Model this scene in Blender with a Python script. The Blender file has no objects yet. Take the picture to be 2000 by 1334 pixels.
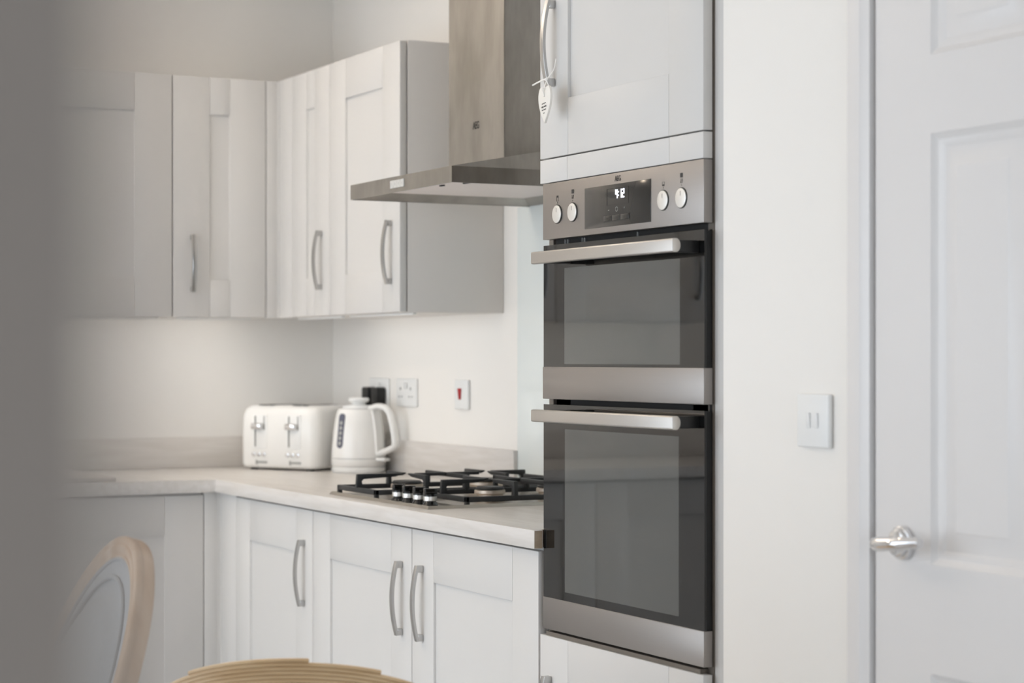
import bpy, bmesh, math, random
from mathutils import Vector, Matrix
random.seed(4)
PI = math.pi
COL = bpy.context.scene.collection
SC = bpy.context.scene

# ------------------------------------------------------------------ materials
def new_mat(name):
    m = bpy.data.materials.new(name); m.use_nodes = True
    nt = m.node_tree; nt.nodes.clear()
    o = nt.nodes.new('ShaderNodeOutputMaterial'); b = nt.nodes.new('ShaderNodeBsdfPrincipled')
    nt.links.new(b.outputs[0], o.inputs[0])
    return m, nt, b, o

def srgb(r, g, b):
    f = lambda c: (c/255/12.92) if c/255 <= .04045 else ((c/255+.055)/1.055)**2.4
    return (f(r), f(g), f(b), 1)

def paint(name, rgb, rough=.5, var=.015, scale=6, bump=0.0, spec=.5, bscale=300):
    m, nt, b, o = new_mat(name)
    c = srgb(*rgb)
    tc = nt.nodes.new('ShaderNodeTexCoord')
    n = nt.nodes.new('ShaderNodeTexNoise'); n.inputs['Scale'].default_value = scale; n.inputs['Detail'].default_value = 3
    nt.links.new(tc.outputs['Object'], n.inputs['Vector'])
    r = nt.nodes.new('ShaderNodeValToRGB')
    r.color_ramp.elements[0].position = .3; r.color_ramp.elements[1].position = .7
    r.color_ramp.elements[0].color = tuple(max(0, x*(1-var)) for x in c[:3])+(1,)
    r.color_ramp.elements[1].color = tuple(min(1, x*(1+var)) for x in c[:3])+(1,)
    nt.links.new(n.outputs['Fac'], r.inputs['Fac']); nt.links.new(r.outputs['Color'], b.inputs['Base Color'])
    b.inputs['Roughness'].default_value = rough; b.inputs['Specular IOR Level'].default_value = spec
    if bump:
        n2 = nt.nodes.new('ShaderNodeTexNoise'); n2.inputs['Scale'].default_value = bscale
        nt.links.new(tc.outputs['Object'], n2.inputs['Vector'])
        bp = nt.nodes.new('ShaderNodeBump'); bp.inputs['Strength'].default_value = bump; bp.inputs['Distance'].default_value = .001
        nt.links.new(n2.outputs['Fac'], bp.inputs['Height']); nt.links.new(bp.outputs[0], b.inputs['Normal'])
    return m

def metal(name, rgb, rough=.3, stretch=(2, 2, 120), var=.06, rvar=.08, metallic=1.0, big=0.0):
    m, nt, b, o = new_mat(name)
    c = srgb(*rgb)
    tc = nt.nodes.new('ShaderNodeTexCoord'); mp = nt.nodes.new('ShaderNodeMapping'); mp.inputs['Scale'].default_value = stretch
    nt.links.new(tc.outputs['Object'], mp.inputs['Vector'])
    n = nt.nodes.new('ShaderNodeTexNoise'); n.inputs['Scale'].default_value = 4; n.inputs['Detail'].default_value = 4
    nt.links.new(mp.outputs[0], n.inputs['Vector'])
    r = nt.nodes.new('ShaderNodeValToRGB')
    r.color_ramp.elements[0].color = tuple(x*(1-var) for x in c[:3])+(1,); r.color_ramp.elements[1].color = tuple(min(1, x*(1+var)) for x in c[:3])+(1,)
    nt.links.new(n.outputs['Fac'], r.inputs['Fac']); nt.links.new(r.outputs['Color'], b.inputs['Base Color'])
    mr = nt.nodes.new('ShaderNodeMapRange'); mr.inputs['To Min'].default_value = rough-rvar/2; mr.inputs['To Max'].default_value = rough+rvar/2
    nt.links.new(n.outputs['Fac'], mr.inputs['Value'])
    last = mr.outputs[0]
    if big:   # cloudy finger smears
        n3 = nt.nodes.new('ShaderNodeTexNoise'); n3.inputs['Scale'].default_value = 1.0; n3.inputs['Detail'].default_value = 5
        mp3 = nt.nodes.new('ShaderNodeMapping'); mp3.inputs['Scale'].default_value = (18, 18, 7)
        nt.links.new(tc.outputs['Object'], mp3.inputs['Vector']); nt.links.new(mp3.outputs[0], n3.inputs['Vector'])
        ma = nt.nodes.new('ShaderNodeMath'); ma.operation = 'MULTIPLY_ADD'; ma.inputs[1].default_value = big
        nt.links.new(n3.outputs['Fac'], ma.inputs[0]); nt.links.new(last, ma.inputs[2]); last = ma.outputs[0]
    if big:
        mc = nt.nodes.new('ShaderNodeMixRGB'); mc.blend_type = 'MULTIPLY'; mc.inputs[0].default_value = 1
        r3 = nt.nodes.new('ShaderNodeValToRGB'); r3.color_ramp.elements[0].position = .35; r3.color_ramp.elements[1].position = .65
        r3.color_ramp.elements[0].color = (.80, .80, .79, 1); r3.color_ramp.elements[1].color = (1, 1, 1, 1)
        nt.links.new(n3.outputs['Fac'], r3.inputs[0]); nt.links.new(r.outputs['Color'], mc.inputs[1]); nt.links.new(r3.outputs[0], mc.inputs[2])
        nt.links.new(mc.outputs[0], b.inputs['Base Color'])
    nt.links.new(last, b.inputs['Roughness'])
    b.inputs['Metallic'].default_value = metallic
    return m

def woodmat(name, c0, c1, scale=(3, 60, 60), rough=.5, dist=2.0, bump=.1, pos=(.35, .7)):
    m, nt, b, o = new_mat(name)
    tc = nt.nodes.new('ShaderNodeTexCoord'); mp = nt.nodes.new('ShaderNodeMapping'); mp.inputs['Scale'].default_value = scale
    nt.links.new(tc.outputs['Object'], mp.inputs['Vector'])
    n = nt.nodes.new('ShaderNodeTexNoise'); n.inputs['Scale'].default_value = 1; n.inputs['Detail'].default_value = 6; n.inputs['Distortion'].default_value = dist*.2
    nt.links.new(mp.outputs[0], n.inputs['Vector'])
    r = nt.nodes.new('ShaderNodeValToRGB'); e = r.color_ramp.elements
    e[0].position, e[1].position = pos; e[0].color = srgb(*c0); e[1].color = srgb(*c1)
    nt.links.new(n.outputs['Fac'], r.inputs['Fac']); nt.links.new(r.outputs['Color'], b.inputs['Base Color'])
    b.inputs['Roughness'].default_value = rough
    bp = nt.nodes.new('ShaderNodeBump'); bp.inputs['Strength'].default_value = bump; bp.inputs['Distance'].default_value = .001
    nt.links.new(n.outputs['Fac'], bp.inputs['Height']); nt.links.new(bp.outputs[0], b.inputs['Normal'])
    return m

def emit(name, rgb, strength):
    m, nt, b, o = new_mat(name)
    b.inputs['Base Color'].default_value = srgb(*rgb); b.inputs['Emission Color'].default_value = srgb(*rgb); b.inputs['Emission Strength'].default_value = strength
    return m

def glassy(name, tint, coat, coatcol, rough=.02, ior=1.5):
    """thin glass pane: tinted transparency, a printed coating and a mirror-like surface"""
    m, nt, b, o = new_mat(name); nt.nodes.remove(b)
    t = nt.nodes.new('ShaderNodeBsdfTransparent'); t.inputs[0].default_value = tint
    d = nt.nodes.new('ShaderNodeBsdfDiffuse'); d.inputs[0].default_value = coatcol
    mx = nt.nodes.new('ShaderNodeMixShader'); mx.inputs[0].default_value = coat
    nt.links.new(t.outputs[0], mx.inputs[1]); nt.links.new(d.outputs[0], mx.inputs[2])
    g = nt.nodes.new('ShaderNodeBsdfGlossy'); g.inputs['Roughness'].default_value = rough; g.inputs[0].default_value = (1, 1, 1, 1)
    fr = nt.nodes.new('ShaderNodeFresnel'); fr.inputs[0].default_value = ior
    m2 = nt.nodes.new('ShaderNodeMixShader')
    nt.links.new(fr.outputs[0], m2.inputs[0]); nt.links.new(mx.outputs[0], m2.inputs[1]); nt.links.new(g.outputs[0], m2.inputs[2])
    nt.links.new(m2.outputs[0], o.inputs[0])
    return m

M = {}
M['wall'] = paint('wall_paint', (243, 239.5, 234), .75, .008, 2, .04)
M['wall_shaded'] = paint('shaded_wall_paint', (126, 117, 109), .8, .01, 2, .04)  # white near wall, its shade put into the base colour
M['ceil'] = paint('ceiling_paint', (248, 243, 238), .8, .005, 2)
M['cab'] = paint('cabinet_paint', (216, 214, 211), .42, .006, 5, .03, .4)
M['carcass'] = paint('carcass_shade', (112, 104, 95), .45, .006, 5, .03, .4)  # white carcass painted dark for its shade, reflected in the hood
M['cab_side'] = paint('cabinet_side_foil', (228, 224, 219), .45, .006, 5, .03, .4)
M['gloss_white'] = paint('door_gloss_white', (229, 226, 224), .32, .006, 3)
M['plastic'] = paint('white_plastic', (238, 238, 236), .3, .004, 20)
M['cream'] = paint('cream_enamel', (238, 237, 234), .22, .004, 20)
M['porcelain'] = paint('heart_ceramic', (240, 236, 228), .5, .01, 60)
M['ribbon'] = paint('ribbon_white', (245, 242, 236), .6, .01, 60)
M['black'] = paint('black_rubber', (18, 18, 18), .45, .02, 40)
M['black_gloss'] = paint('black_gloss', (20, 20, 20), .08, .01, 40)
M['iron'] = paint('cast_iron', (40, 41, 42), .5, .08, 120, .25, .5, 900)
M['ink'] = paint('dark_ink', (45, 42, 40), .6)
M['gap'] = paint('dark_void', (16, 15, 14), .7)
M['red'] = paint('red_rocker', (178, 30, 34), .3)
M['button_grey'] = paint('button_grey', (205, 204, 200), .4)
M['slot_grey'] = paint('slot_grey', (105, 106, 102), .5)
M['grey_plastic'] = paint('grey_plastic', (165, 166, 163), .4)
M['steel'] = metal('brushed_steel', (160, 155, 151), .42, (1.5, 1.5, 160), .05)
M['steel_h'] = metal('hood_steel', (168, 164, 158), .24, (26, 26, 5), .10, .10, 1, .24)
M['steel_l'] = metal('satin_steel', (194, 190, 185), .36, (3, 3, 200), .03)
M['knob_steel'] = metal('knob_steel', (232, 231, 228), .42, (3, 200, 3), .02)
M['nickel'] = metal('brushed_nickel', (190, 189, 187), .24, (40, 40, 6), .04)
M['chrome'] = metal('chrome', (225, 225, 226), .06, (2, 2, 2), .01, .02)
M['alu'] = metal('burner_aluminium', (208, 196, 182), .42, (60, 60, 60), .06)
M['hobsteel'] = metal('hob_steel', (172, 166, 157), .3, (80, 2, 2), .04)
M['worktop'] = woodmat('pale_oak_laminate', (210, 205, 199), (222, 218, 214), (6, 60, 60), .32, 2, .06)
M['worktop_y'] = woodmat('pale_oak_laminate_cross', (221, 215, 208), (232, 227, 221), (60, 6, 60), .45, 2, .06)
M['worktop_end'] = woodmat('laminate_end', (150, 132, 112), (172, 154, 132), (300, 30, 60), .55, 1, .1)
M['pale_wood'] = woodmat('limed_wood', (204, 172, 142), (236, 214, 192), (9, 9, 2.5), .55, 2, .1)
M['rattan'] = woodmat('rattan', (206, 172, 128), (232, 204, 163), (7, 7, 50), .5, 1, .25)
M['linen'] = paint('grey_linen', (190, 192, 194), .9, .05, 250, .5, .2, 700)
M['floor'] = woodmat('oak_floor', (208, 208, 208), (219, 219, 219), (2, 14, 14), .4, 2, .05)
M['oven_glass'] = glassy('black_oven_glass', (.05, .05, .05, 1), .93, (.004, .004, .004, 1), .02, 1.62)
M['oven_window'] = glassy('oven_window_glass', (.55, .56, .54, 1), .55, (.17, .173, .165, 1), .02, 1.62)
M['enamel'] = paint('oven_enamel', (120, 122, 118), .35, .1, 200)
M['display'] = paint('display_black', (46, 44, 41), .12, .01, 40)
M['lcd'] = emit('led_digits', (235, 240, 255), 3.0)
M['splash'] = paint('glass_splashback_white', (240, 246, 244), .04, .003, 3)
M['filter'] = metal('hood_filter_mesh', (238, 229, 224), .6, (300, 300, 300), .05, .08, .1)
M['gauge'] = paint('gauge_window', (92, 94, 110), .2)
M['bottle'] = paint('pale_board', (214, 208, 204), .5)
M['lampdiff'] = emit('downlight_diffuser', (255, 214, 165), 14)
M['pane'] = glassy('window_glass', (.96, .97, .97, 1), 0, (0, 0, 0, 1), .0, 1.45)

# ------------------------------------------------------------------ mesh builder
class MB:
    def __init__(s): s.bm = bmesh.new()
    def _merge(s, tmp, mat=None):
        if mat is not None: bmesh.ops.transform(tmp, matrix=mat, verts=tmp.verts)
        me = bpy.data.meshes.new('_t'); tmp.to_mesh(me); tmp.free(); s.bm.from_mesh(me); bpy.data.meshes.remove(me)
        return s
    def box(s, x0, x1, y0, y1, z0, z1, bev=0.0, seg=2, mat=None):
        t = bmesh.new(); bmesh.ops.create_cube(t, size=1)
        for v in t.verts:
            v.co = Vector((x0+(v.co.x+.5)*(x1-x0), y0+(v.co.y+.5)*(y1-y0), z0+(v.co.z+.5)*(z1-z0)))
        if bev: bmesh.ops.bevel(t, geom=t.edges[:], offset=bev, segments=seg, profile=.5, affect='EDGES')
        return s._merge(t, mat)
    def cyl(s, c, r, h, axis='Z', r2=None, n=32, bev=0.0, mat=None):
        t = bmesh.new(); bmesh.ops.create_cone(t, cap_ends=True, segments=n, radius1=r, radius2=r if r2 is None else r2, depth=h)
        if bev:
            es = [e for e in t.edges if abs(abs(e.verts[0].co.z)-h/2) < 1e-6 and abs(abs(e.verts[1].co.z)-h/2) < 1e-6 and e.verts[0].co.z*e.verts[1].co.z > 0]
            bmesh.ops.bevel(t, geom=es, offset=bev, segments=3, profile=.5, affect='EDGES')
        R = {'Z': Matrix(), 'X': Matrix.Rotation(PI/2, 4, 'Y'), 'Y': Matrix.Rotation(PI/2, 4, 'X')}[axis]
        m = Matrix.Translation(Vector(c)) @ R
        return s._merge(t, (mat @ m) if mat is not None else m)
    def prism(s, pts, h0, h1, plane='XY', bev=0.0, mat=None):
        """polygon pts extruded from h0 to h1 along the third axis"""
        t = bmesh.new()
        def P(a, b, h): return {'XY': (a, b, h), 'XZ': (a, h, b), 'YZ': (h, a, b)}[plane]
        A = [t.verts.new(P(a, b, h0)) for a, b in pts]; B = [t.verts.new(P(a, b, h1)) for a, b in pts]
        t.faces.new(A); t.faces.new(B[::-1]); n = len(pts)
        for i in range(n): t.faces.new((A[i], B[i], B[(i+1) % n], A[(i+1) % n]))
        bmesh.ops.recalc_face_normals(t, faces=t.faces[:])
        if bev: bmesh.ops.bevel(t, geom=t.edges[:], offset=bev, segments=2, profile=.5, affect='EDGES')
        return s._merge(t, mat)
    def sweep(s, path, prof, closed=False, up=Vector((0, 0, 1)), cap=True, mat=None, scale=None):
        """prof: list of (a,b); a along side vector, b along the 'up-ish' normal"""
        t = bmesh.new(); n = len(path); rings = []
        path = [Vector(p) for p in path]
        for i, p in enumerate(path):
            if closed: d = path[(i+1) % n]-path[i-1]
            else: d = path[min(i+1, n-1)]-path[max(i-1, 0)]
            d.normalize(); u = up if not callable(up) else up(i)
            side = d.cross(u); side.normalize(); nn = side.cross(d); nn.normalize()
            k = scale[i] if scale else 1
            rings.append([t.verts.new(p+side*a*k+nn*b*k) for a, b in prof])
        m = len(prof); rng = range(n if closed else n-1)
        for i in rng:
            for j in range(m):
                t.faces.new((rings[i][j], rings[i][(j+1) % m], rings[(i+1) % n][(j+1) % m], rings[(i+1) % n][j]))
        if cap and not closed: t.faces.new(rings[0][::-1]); t.faces.new(rings[-1])
        bmesh.ops.recalc_face_normals(t, faces=t.faces[:])
        return s._merge(t, mat)
    def tube(s, path, r, n=10, closed=False, scale=None, mat=None):
        prof = [(r*math.cos(2*PI*k/n), r*math.sin(2*PI*k/n)) for k in range(n)]
        d = Vector(path[-1])-Vector(path[0]); up = Vector((0, 0, 1))
        if not closed and abs(d.normalized().z) > .85: up = Vector((0, 1, .01))
        return s.sweep(path, prof, closed, up, scale=scale, mat=mat)
    def lathe(s, prof, n=40, mat=None, squash=(1, 1)):
        t = bmesh.new(); rings = []
        for r, z in prof:
            if r < 1e-6: rings.append([t.verts.new((0, 0, z))])
            else: rings.append([t.verts.new((r*squash[0]*math.cos(2*PI*k/n), r*squash[1]*math.sin(2*PI*k/n), z)) for k in range(n)])
        for a, b in zip(rings, rings[1:]):
            for k in range(n):
                k2 = (k+1) % n
                if len(a) == 1 and len(b) == 1: continue
                if len(a) == 1: t.faces.new((a[0], b[k2], b[k]))
                elif len(b) == 1: t.faces.new((a[k], a[k2], b[0]))
                else: t.faces.new((a[k], a[k2], b[k2], b[k]))
        bmesh.ops.recalc_face_normals(t, faces=t.faces[:])
        return s._merge(t, mat)
    def raw(s, verts, faces, mat=None):
        t = bmesh.new(); V = [t.verts.new(v) for v in verts]
        for f in faces: t.faces.new([V[i] for i in f])
        bmesh.ops.recalc_face_normals(t, faces=t.faces[:])
        return s._merge(t, mat)
    def build(s, name, mat, parent=None, angle=35, loc=None, rotz=None):
        me = bpy.data.meshes.new(name); s.bm.to_mesh(me); s.bm.free()
        mats = mat if isinstance(mat, (list, tuple)) else [mat]
        for q in mats: me.materials.append(M[q] if isinstance(q, str) else q)
        for p in me.polygons: p.use_smooth = True
        me.set_sharp_from_angle(angle=math.radians(angle))
        o = bpy.data.objects.new(name, me); COL.objects.link(o)
        if parent: o.parent = parent
        if loc: o.location = loc
        if rotz is not None: o.rotation_euler.z = rotz
        return o

def tag(o, label, cat, group=None):
    o['label'] = label; o['category'] = cat
    if group: o['group'] = group
    return o
def thing(name, label, cat, loc=(0, 0, 0), rotz=0, group=None):
    o = bpy.data.objects.new(name, None); COL.objects.link(o); o.empty_display_size = .05
    o.location = loc; o.rotation_euler = (0, 0, rotz)
    return tag(o, label, cat, group)
def struct(o): o['kind'] = 'structure'; return o

def text_mesh(name, s, size, mat, parent, matrix, sx=1.0, ext=.0002, align='CENTER', bold=0):
    cu = bpy.data.curves.new('_txt', 'FONT'); cu.body = s; cu.size = size; cu.extrude = ext; cu.align_x = align; cu.align_y = 'CENTER'; cu.offset = bold
    to = bpy.data.objects.new('_txt', cu); COL.objects.link(to)
    dg = bpy.context.evaluated_depsgraph_get()
    me = bpy.data.meshes.new_from_object(to.evaluated_get(dg)); bpy.data.objects.remove(to); bpy.data.curves.remove(cu)
    me.name = name; me.transform(matrix @ Matrix.Diagonal((sx, 1, 1, 1))); me.materials.clear(); me.materials.append(M[mat])
    o = bpy.data.objects.new(name, me); COL.objects.link(o); o.parent = parent
    return o
FACE = Matrix.Rotation(PI/2, 4, 'X')          # text standing up, facing -Y
def at(x, y, z): return Matrix.Translation((x, y, z))

# ------------------------------------------------------------------ the room
ZC = 2.50
XN = 6.0416                 # landing side wall plane, camera stands in its doorway
YS = -4.4
XEE = 8.75
m = MB().box(-.15, XEE, YS-.15, .15, -.1, 0); struct(m.build('floor', 'floor'))
m = MB().box(-.15, XEE, YS-.15, .15, ZC, ZC+.1); struct(m.build('ceiling', 'ceil'))
m = MB().box(-.12, XEE, 0, .12, 0, ZC); struct(m.build('wall_back', 'wall'))
m = MB().box(-.12, 0, YS, 0, 0, ZC); struct(m.build('wall_left', 'wall'))
DX0, DX1, DZ = 3.678, 4.442, 1.985
m = MB().box(3.2462, DX0-.03, -.6, -.0005, 0, ZC).box(DX1+.03, 8.6, -.6, -.0005, 0, ZC).box(DX0-.03, DX1+.03, -.6, -.0005, DZ+.03, ZC)
struct(m.build('wall_right', 'wall'))
# nib wall beside the lens, its shade painted in; the room goes on behind
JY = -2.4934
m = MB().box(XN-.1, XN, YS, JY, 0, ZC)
struct(m.build('wall_near', 'wall_shaded'))
# far end of the room, behind the camera, with a second window
XE = 8.6
VY0, VY1, VZ0, VZ1 = -3.9, -.6, .5, 2.3
m = MB().box(XE, XE+.12, YS, VY0, 0, ZC).box(XE, XE+.12, VY1, 0, 0, ZC).box(XE, XE+.12, VY0, VY1, 0, VZ0).box(XE, XE+.12, VY0, VY1, VZ1, ZC)
struct(m.build('wall_end', 'wall'))
fr = MB()
for y in (VY0, (VY0+VY1)/2, VY1): fr.box(XE+.03, XE+.09, y-.035, y+.035, VZ0, VZ1)
fr.box(XE+.03, XE+.09, VY0, VY1, VZ0, VZ0+.06).box(XE+.03, XE+.09, VY0, VY1, VZ1-.06, VZ1)
w2 = struct(fr.build('window_2', 'plastic'))
MB().box(XE+.057, XE+.063, VY0, VY1, VZ0+.05, VZ1-.05).build('pane', 'pane', w2)
# wall with patio window (south)
WX0, WX1, WZ1 = .3, 4.4, 2.2
m = MB().box(-.12, WX0, YS-.15, YS, 0, ZC).box(WX1, XEE, YS-.15, YS, 0, ZC).box(WX0, WX1, YS-.15, YS, WZ1, ZC)
struct(m.build('wall_front', 'wall'))
fr = MB()
for x in (WX0, WX0+1.367, WX0+2.733, WX1): fr.box(x-.035, x+.035, YS-.1, YS-.03, .0, WZ1)
fr.box(WX0, WX1, YS-.1, YS-.03, 0, .07).box(WX0, WX1, YS-.1, YS-.03, WZ1-.07, WZ1)
w1 = struct(fr.build('window_1', 'plastic'))
MB().box(WX0, WX1, YS-.068, YS-.062, .05, WZ1-.05).build('pane', 'pane', w1)
# skirting
struct(MB().box(DX1+.1, 8.55, -.615, -.6005, 0, .12, .004).build('baseboard_right', 'gloss_white'))
struct(MB().box(3.26, DX0-.075, -.615, -.6005, 0, .12, .004).build('baseboard_hob', 'gloss_white'))
# door lining and architrave
arch = [(0, 0), (.053, 0), (.053, -.013), (.045, -.016), (.018, -.016), (.012, -.012), (0, -.010)]
a = MB()
a.prism([(DX0-.006-u, -.6005+v) for u, v in arch], 0, DZ+.07, 'XY')
a.prism([(DX1+.006+u, -.6005+v) for u, v in arch], 0, DZ+.07, 'XY')
a.prism([(-.6005+v, DZ+.008+u) for u, v in arch], DX0-.059, DX1+.059, 'YZ')
a.box(DX0-.03, DX0-.0025, -.6004, -.40, 0, DZ+.03).box(DX1+.0025, DX1+.03, -.6004, -.40, 0, DZ+.03).box(DX0-.03, DX1+.03, -.6004, -.40, DZ+.006, DZ+.03)
struct(a.build('trim_1', 'gloss_white', angle=25))
# moulded panel door
def moulded_door():
    b = MB(); W = DX1-DX0; H = DZ
    xs = [(.134, .350), (W-.350, W-.134)]; zs = [(.19, .79), (.952, 1.595), (1.712, 1.875)]
    D = -.604
    Xc = sorted({0, W, *[q for p in xs for q in p]}); Zc = sorted({0.006, H, *[q for p in zs for q in p]})
    for i in range(len(Xc)-1):
        for j in range(len(Zc)-1):
            cell = (Xc[i], Xc[i+1]); cz = (Zc[j], Zc[j+1])
            if cell in xs and cz in zs:
                rings = [(0, 0), (.0015, .0015), (.010, .0065), (.012, .0068), (.022, .0115), (.027, .0115), (.048, .0075), (.052, .0055)]
                V = []; F = []
                for o_, d in rings:
                    V += [(DX0+cell[0]+o_, D+d, cz[0]+o_), (DX0+cell[1]-o_, D+d, cz[0]+o_), (DX0+cell[1]-o_, D+d, cz[1]-o_), (DX0+cell[0]+o_, D+d, cz[1]-o_)]
                for k in range(len(rings)-1):
                    for q in range(4): F.append((4*k+q, 4*k+(q+1) % 4, 4*k+4+(q+1) % 4, 4*k+4+q))
                F.append(tuple(range(4*len(rings)-4, 4*len(rings))))
                b.raw(V, F)
            else:
                b.raw([(DX0+cell[0], D, cz[0]), (DX0+cell[1], D, cz[0]), (DX0+cell[1], D, cz[1]), (DX0+cell[0], D, cz[1])], [(0, 1, 2, 3)])
    b.box(DX0, DX1, D+.012, D+.04, .006, H)
    bmesh.ops.remove_doubles(b.bm, verts=b.bm.verts[:], dist=1e-5)
    # edges of the leaf
    b.box(DX0, DX0+.0012, D, D+.04, .006, H)
    d = struct(b.build('door_1', 'gloss_white', angle=20))
    hx, hz = DX0+.072, .980
    h = MB().cyl((hx, D-.005, hz), .026, .010, 'Y', n=40, bev=.003).cyl((hx, D-.013, hz), .021, .008, 'Y', n=40, bev=.003)
    r = h.build('handle_rose', 'chrome', d)
    h = MB()
    path = [(hx, D-.008, hz), (hx, D-.03, hz), (hx, D-.048, hz+.001), (hx+.006, D-.058, hz+.001), (hx+.02, D-.062, hz+.002), (hx+.05, D-.061, hz+.005), (hx+.08, D-.058, hz+.008), (hx+.106, D-.055, hz+.010)]
    # smooth the path
    P = []
    for i in range(len(path)-1):
        A, B = Vector(path[i]), Vector(path[i+1])
        for k in range(4): P.append(A.lerp(B, k/4))
    P.append(Vector(path[-1])); n = len(P)
    for _ in range(3): P = [P[0]]+[(P[i-1]+P[i]*2+P[i+1])/4 for i in range(1, n-1)]+[P[-1]]
    h.tube(P, .0095, 14, scale=[1.0 if i < n*.3 else (1.15 if i < n*.75 else 1.15-.5*(i/n-.75)*4*.8) for i in range(n)])
    h.build('lever_handle', 'chrome', r)
    return d
moulded_door()

# ceiling downlights, in the ceiling over the kitchen
k = 0
for x in (.95, 2.3, 3.65):
    for y in (-.95, -2.6):
        t = thing('ceiling_downlight', 'round recessed downlight in the ceiling', 'light', (x, y, ZC), 0, 'downlights in the ceiling')
        MB().lathe([(.030, -.001), (.034, -.006), (.044, -.005), (.046, 0.0)], 40).build('bezel', 'chrome', t)
        MB().cyl((0, 0, -.0015), .030, .002, n=32).build('lamp', 'lampdiff', t)
        L = bpy.data.lights.new('downlight', 'SPOT'); L.energy = 2 if y > -1.5 else (18 if x < 3 else 8); L.color = (1, .82, .62); L.spot_size = math.radians(165); L.spot_blend = .6; L.shadow_soft_size = .03
        lo = bpy.data.objects.new('downlight_beam', L); COL.objects.link(lo); lo.location = (x, y, ZC-.012)

# uplighter pendant added as fill, out of view to the left
t = thing('fill_pendant', 'added fill pendant with an upturned white bowl over the kitchen floor, out of view', 'lamp', (1.1, -1.5, ZC), 0)
MB().lathe([(0, -.001), (.05, -.001), (.05, -.02), (.012, -.03), (0, -.03)], 32).build('ceiling_rose', 'plastic', t)
MB().tube([(0, 0, -.03), (0, 0, -.60)], .003, 8).build('cord', 'plastic', t)
MB().lathe([(0, -.66), (.06, -.655), (.13, -.62), (.17, -.56), (.166, -.56), (.127, -.614), (.058, -.648), (0, -.652)], 48).build('bowl_shade', 'plastic', t)
L = bpy.data.lights.new('fill_uplight', 'SPOT'); L.energy = 57; L.color = (1, .92, .81); L.spot_size = math.radians(150); L.spot_blend = .5; L.shadow_soft_size = .08
lo = bpy.data.objects.new('fill_uplight', L); COL.objects.link(lo); lo.location = (1.1, -1.5, ZC-.57); lo.rotation_euler = (PI, 0, 0)

# ------------------------------------------------------------------ cabinet kit (local: front faces -Y, x to the right)
ST = .116                                      # stile width
def shaker(x0, x1, z0, z1, y, st=ST, t=.0195):
    b = MB(); g = .00035; rec = .0065
    b.box(x0, x0+st-g, y, y+t, z0, z1, .0009).box(x1-st+g, x1, y, y+t, z0, z1, .0009)
    b.box(x0+st+g, x1-st-g, y, y+t, z1-st+.003, z1, .0009).box(x0+st+g, x1-st-g, y, y+t, z0, z0+st-.003, .0009)
    b.box(x0+st-.004, x1-st+.004, y+rec, y+t-.004, z0+st-.008, z1-st+.008)
    return b
def handle(name, x, z, y, parent, L=.172):
    b = MB(); h = L/2; n = 28; w = .0145
    P = []
    for i in range(n+1):
        s = -1+2*i/n; P.append((x, y-(.0135+.0125*(1-abs(s)**2)), z+s*h))
    prof = [(-w/2, -.003), (-w/2+.002, -.0036), (w/2-.002, -.0036), (w/2, -.003), (w/2, .0028), (-w/2, .0028)]
    b.sweep(P, prof, up=Vector((0, 1, 0)))
    for s in (-1, 1):
        b.box(x-w/2+.0002, x+w/2-.0002, y-.0148, y-.0002, z+s*(h-.0075)-.008, z+s*(h-.0075)+.008, .002)
    return b.build(name, 'nickel', parent, 30)

def base_cabinet(label, loc, rotz, w, hx, group='shaker base cabinets'):
    t = thing('base_cabinet', label, 'cabinet', loc, rotz, group)
    b = MB().box(.001, w-.001, .0205, .57, .15, .871).box(.001, w-.001, .07, .085, 0, .149)
    b.build('body', 'cab', t)
    d = shaker(.0012, w-.0012, .155, .8655, 0).build('door', 'cab', t)
    if hx is not None: handle('handle', hx, .70, 0, d)
    return t
YB = -.598
base_cabinet('white shaker base cabinet next to the corner post, left of the hob', (.7302, YB, 0), 0, .5895, .530)
base_cabinet('white shaker base cabinet under the hob, between two other base cabinets', (1.3209, YB, 0), 0, .615, .560)
base_cabinet('white shaker base cabinet beside the oven housing, handle on its left', (1.937, YB, 0), 0, .6225, .0585)
# return run along the left wall (front faces +X)
R90 = PI/2
XB = .598
base_cabinet('greyish white base cabinet of the left run, behind the pale wooden chair', (XB, -.6474-.598, 0), R90, .5975, None)
for i, lb in enumerate(('left run base cabinet second from the corner, mostly hidden by the near jamb', 'left run base cabinet third from the corner', 'left run base cabinet furthest from the corner')):
    base_cabinet(lb, (XB, -1.8465-.6*i, 0), R90, .598, None if i < 2 else .53, 'left run base cabinets')
# corner posts
b = MB().box(.6075, .7285, YB+.002, YB+.03, .15, .871, .0008).box(.5975, .6075, YB+.002, YB+.03, .15, .871)
b.box(.5685, .5975, -.6462, -.6072, .15, .871, .0008).box(.569, .5975, -.6072, -.5685, .15, .871).box(.55, .73, -.545, -.53, 0, .149).box(.53, .545, -.66, -.53, 0, .149)
tag(b.build('corner_post', 'cab'), 'narrow white corner post below the worktop where both runs of base cabinets meet', 'post')

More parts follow.
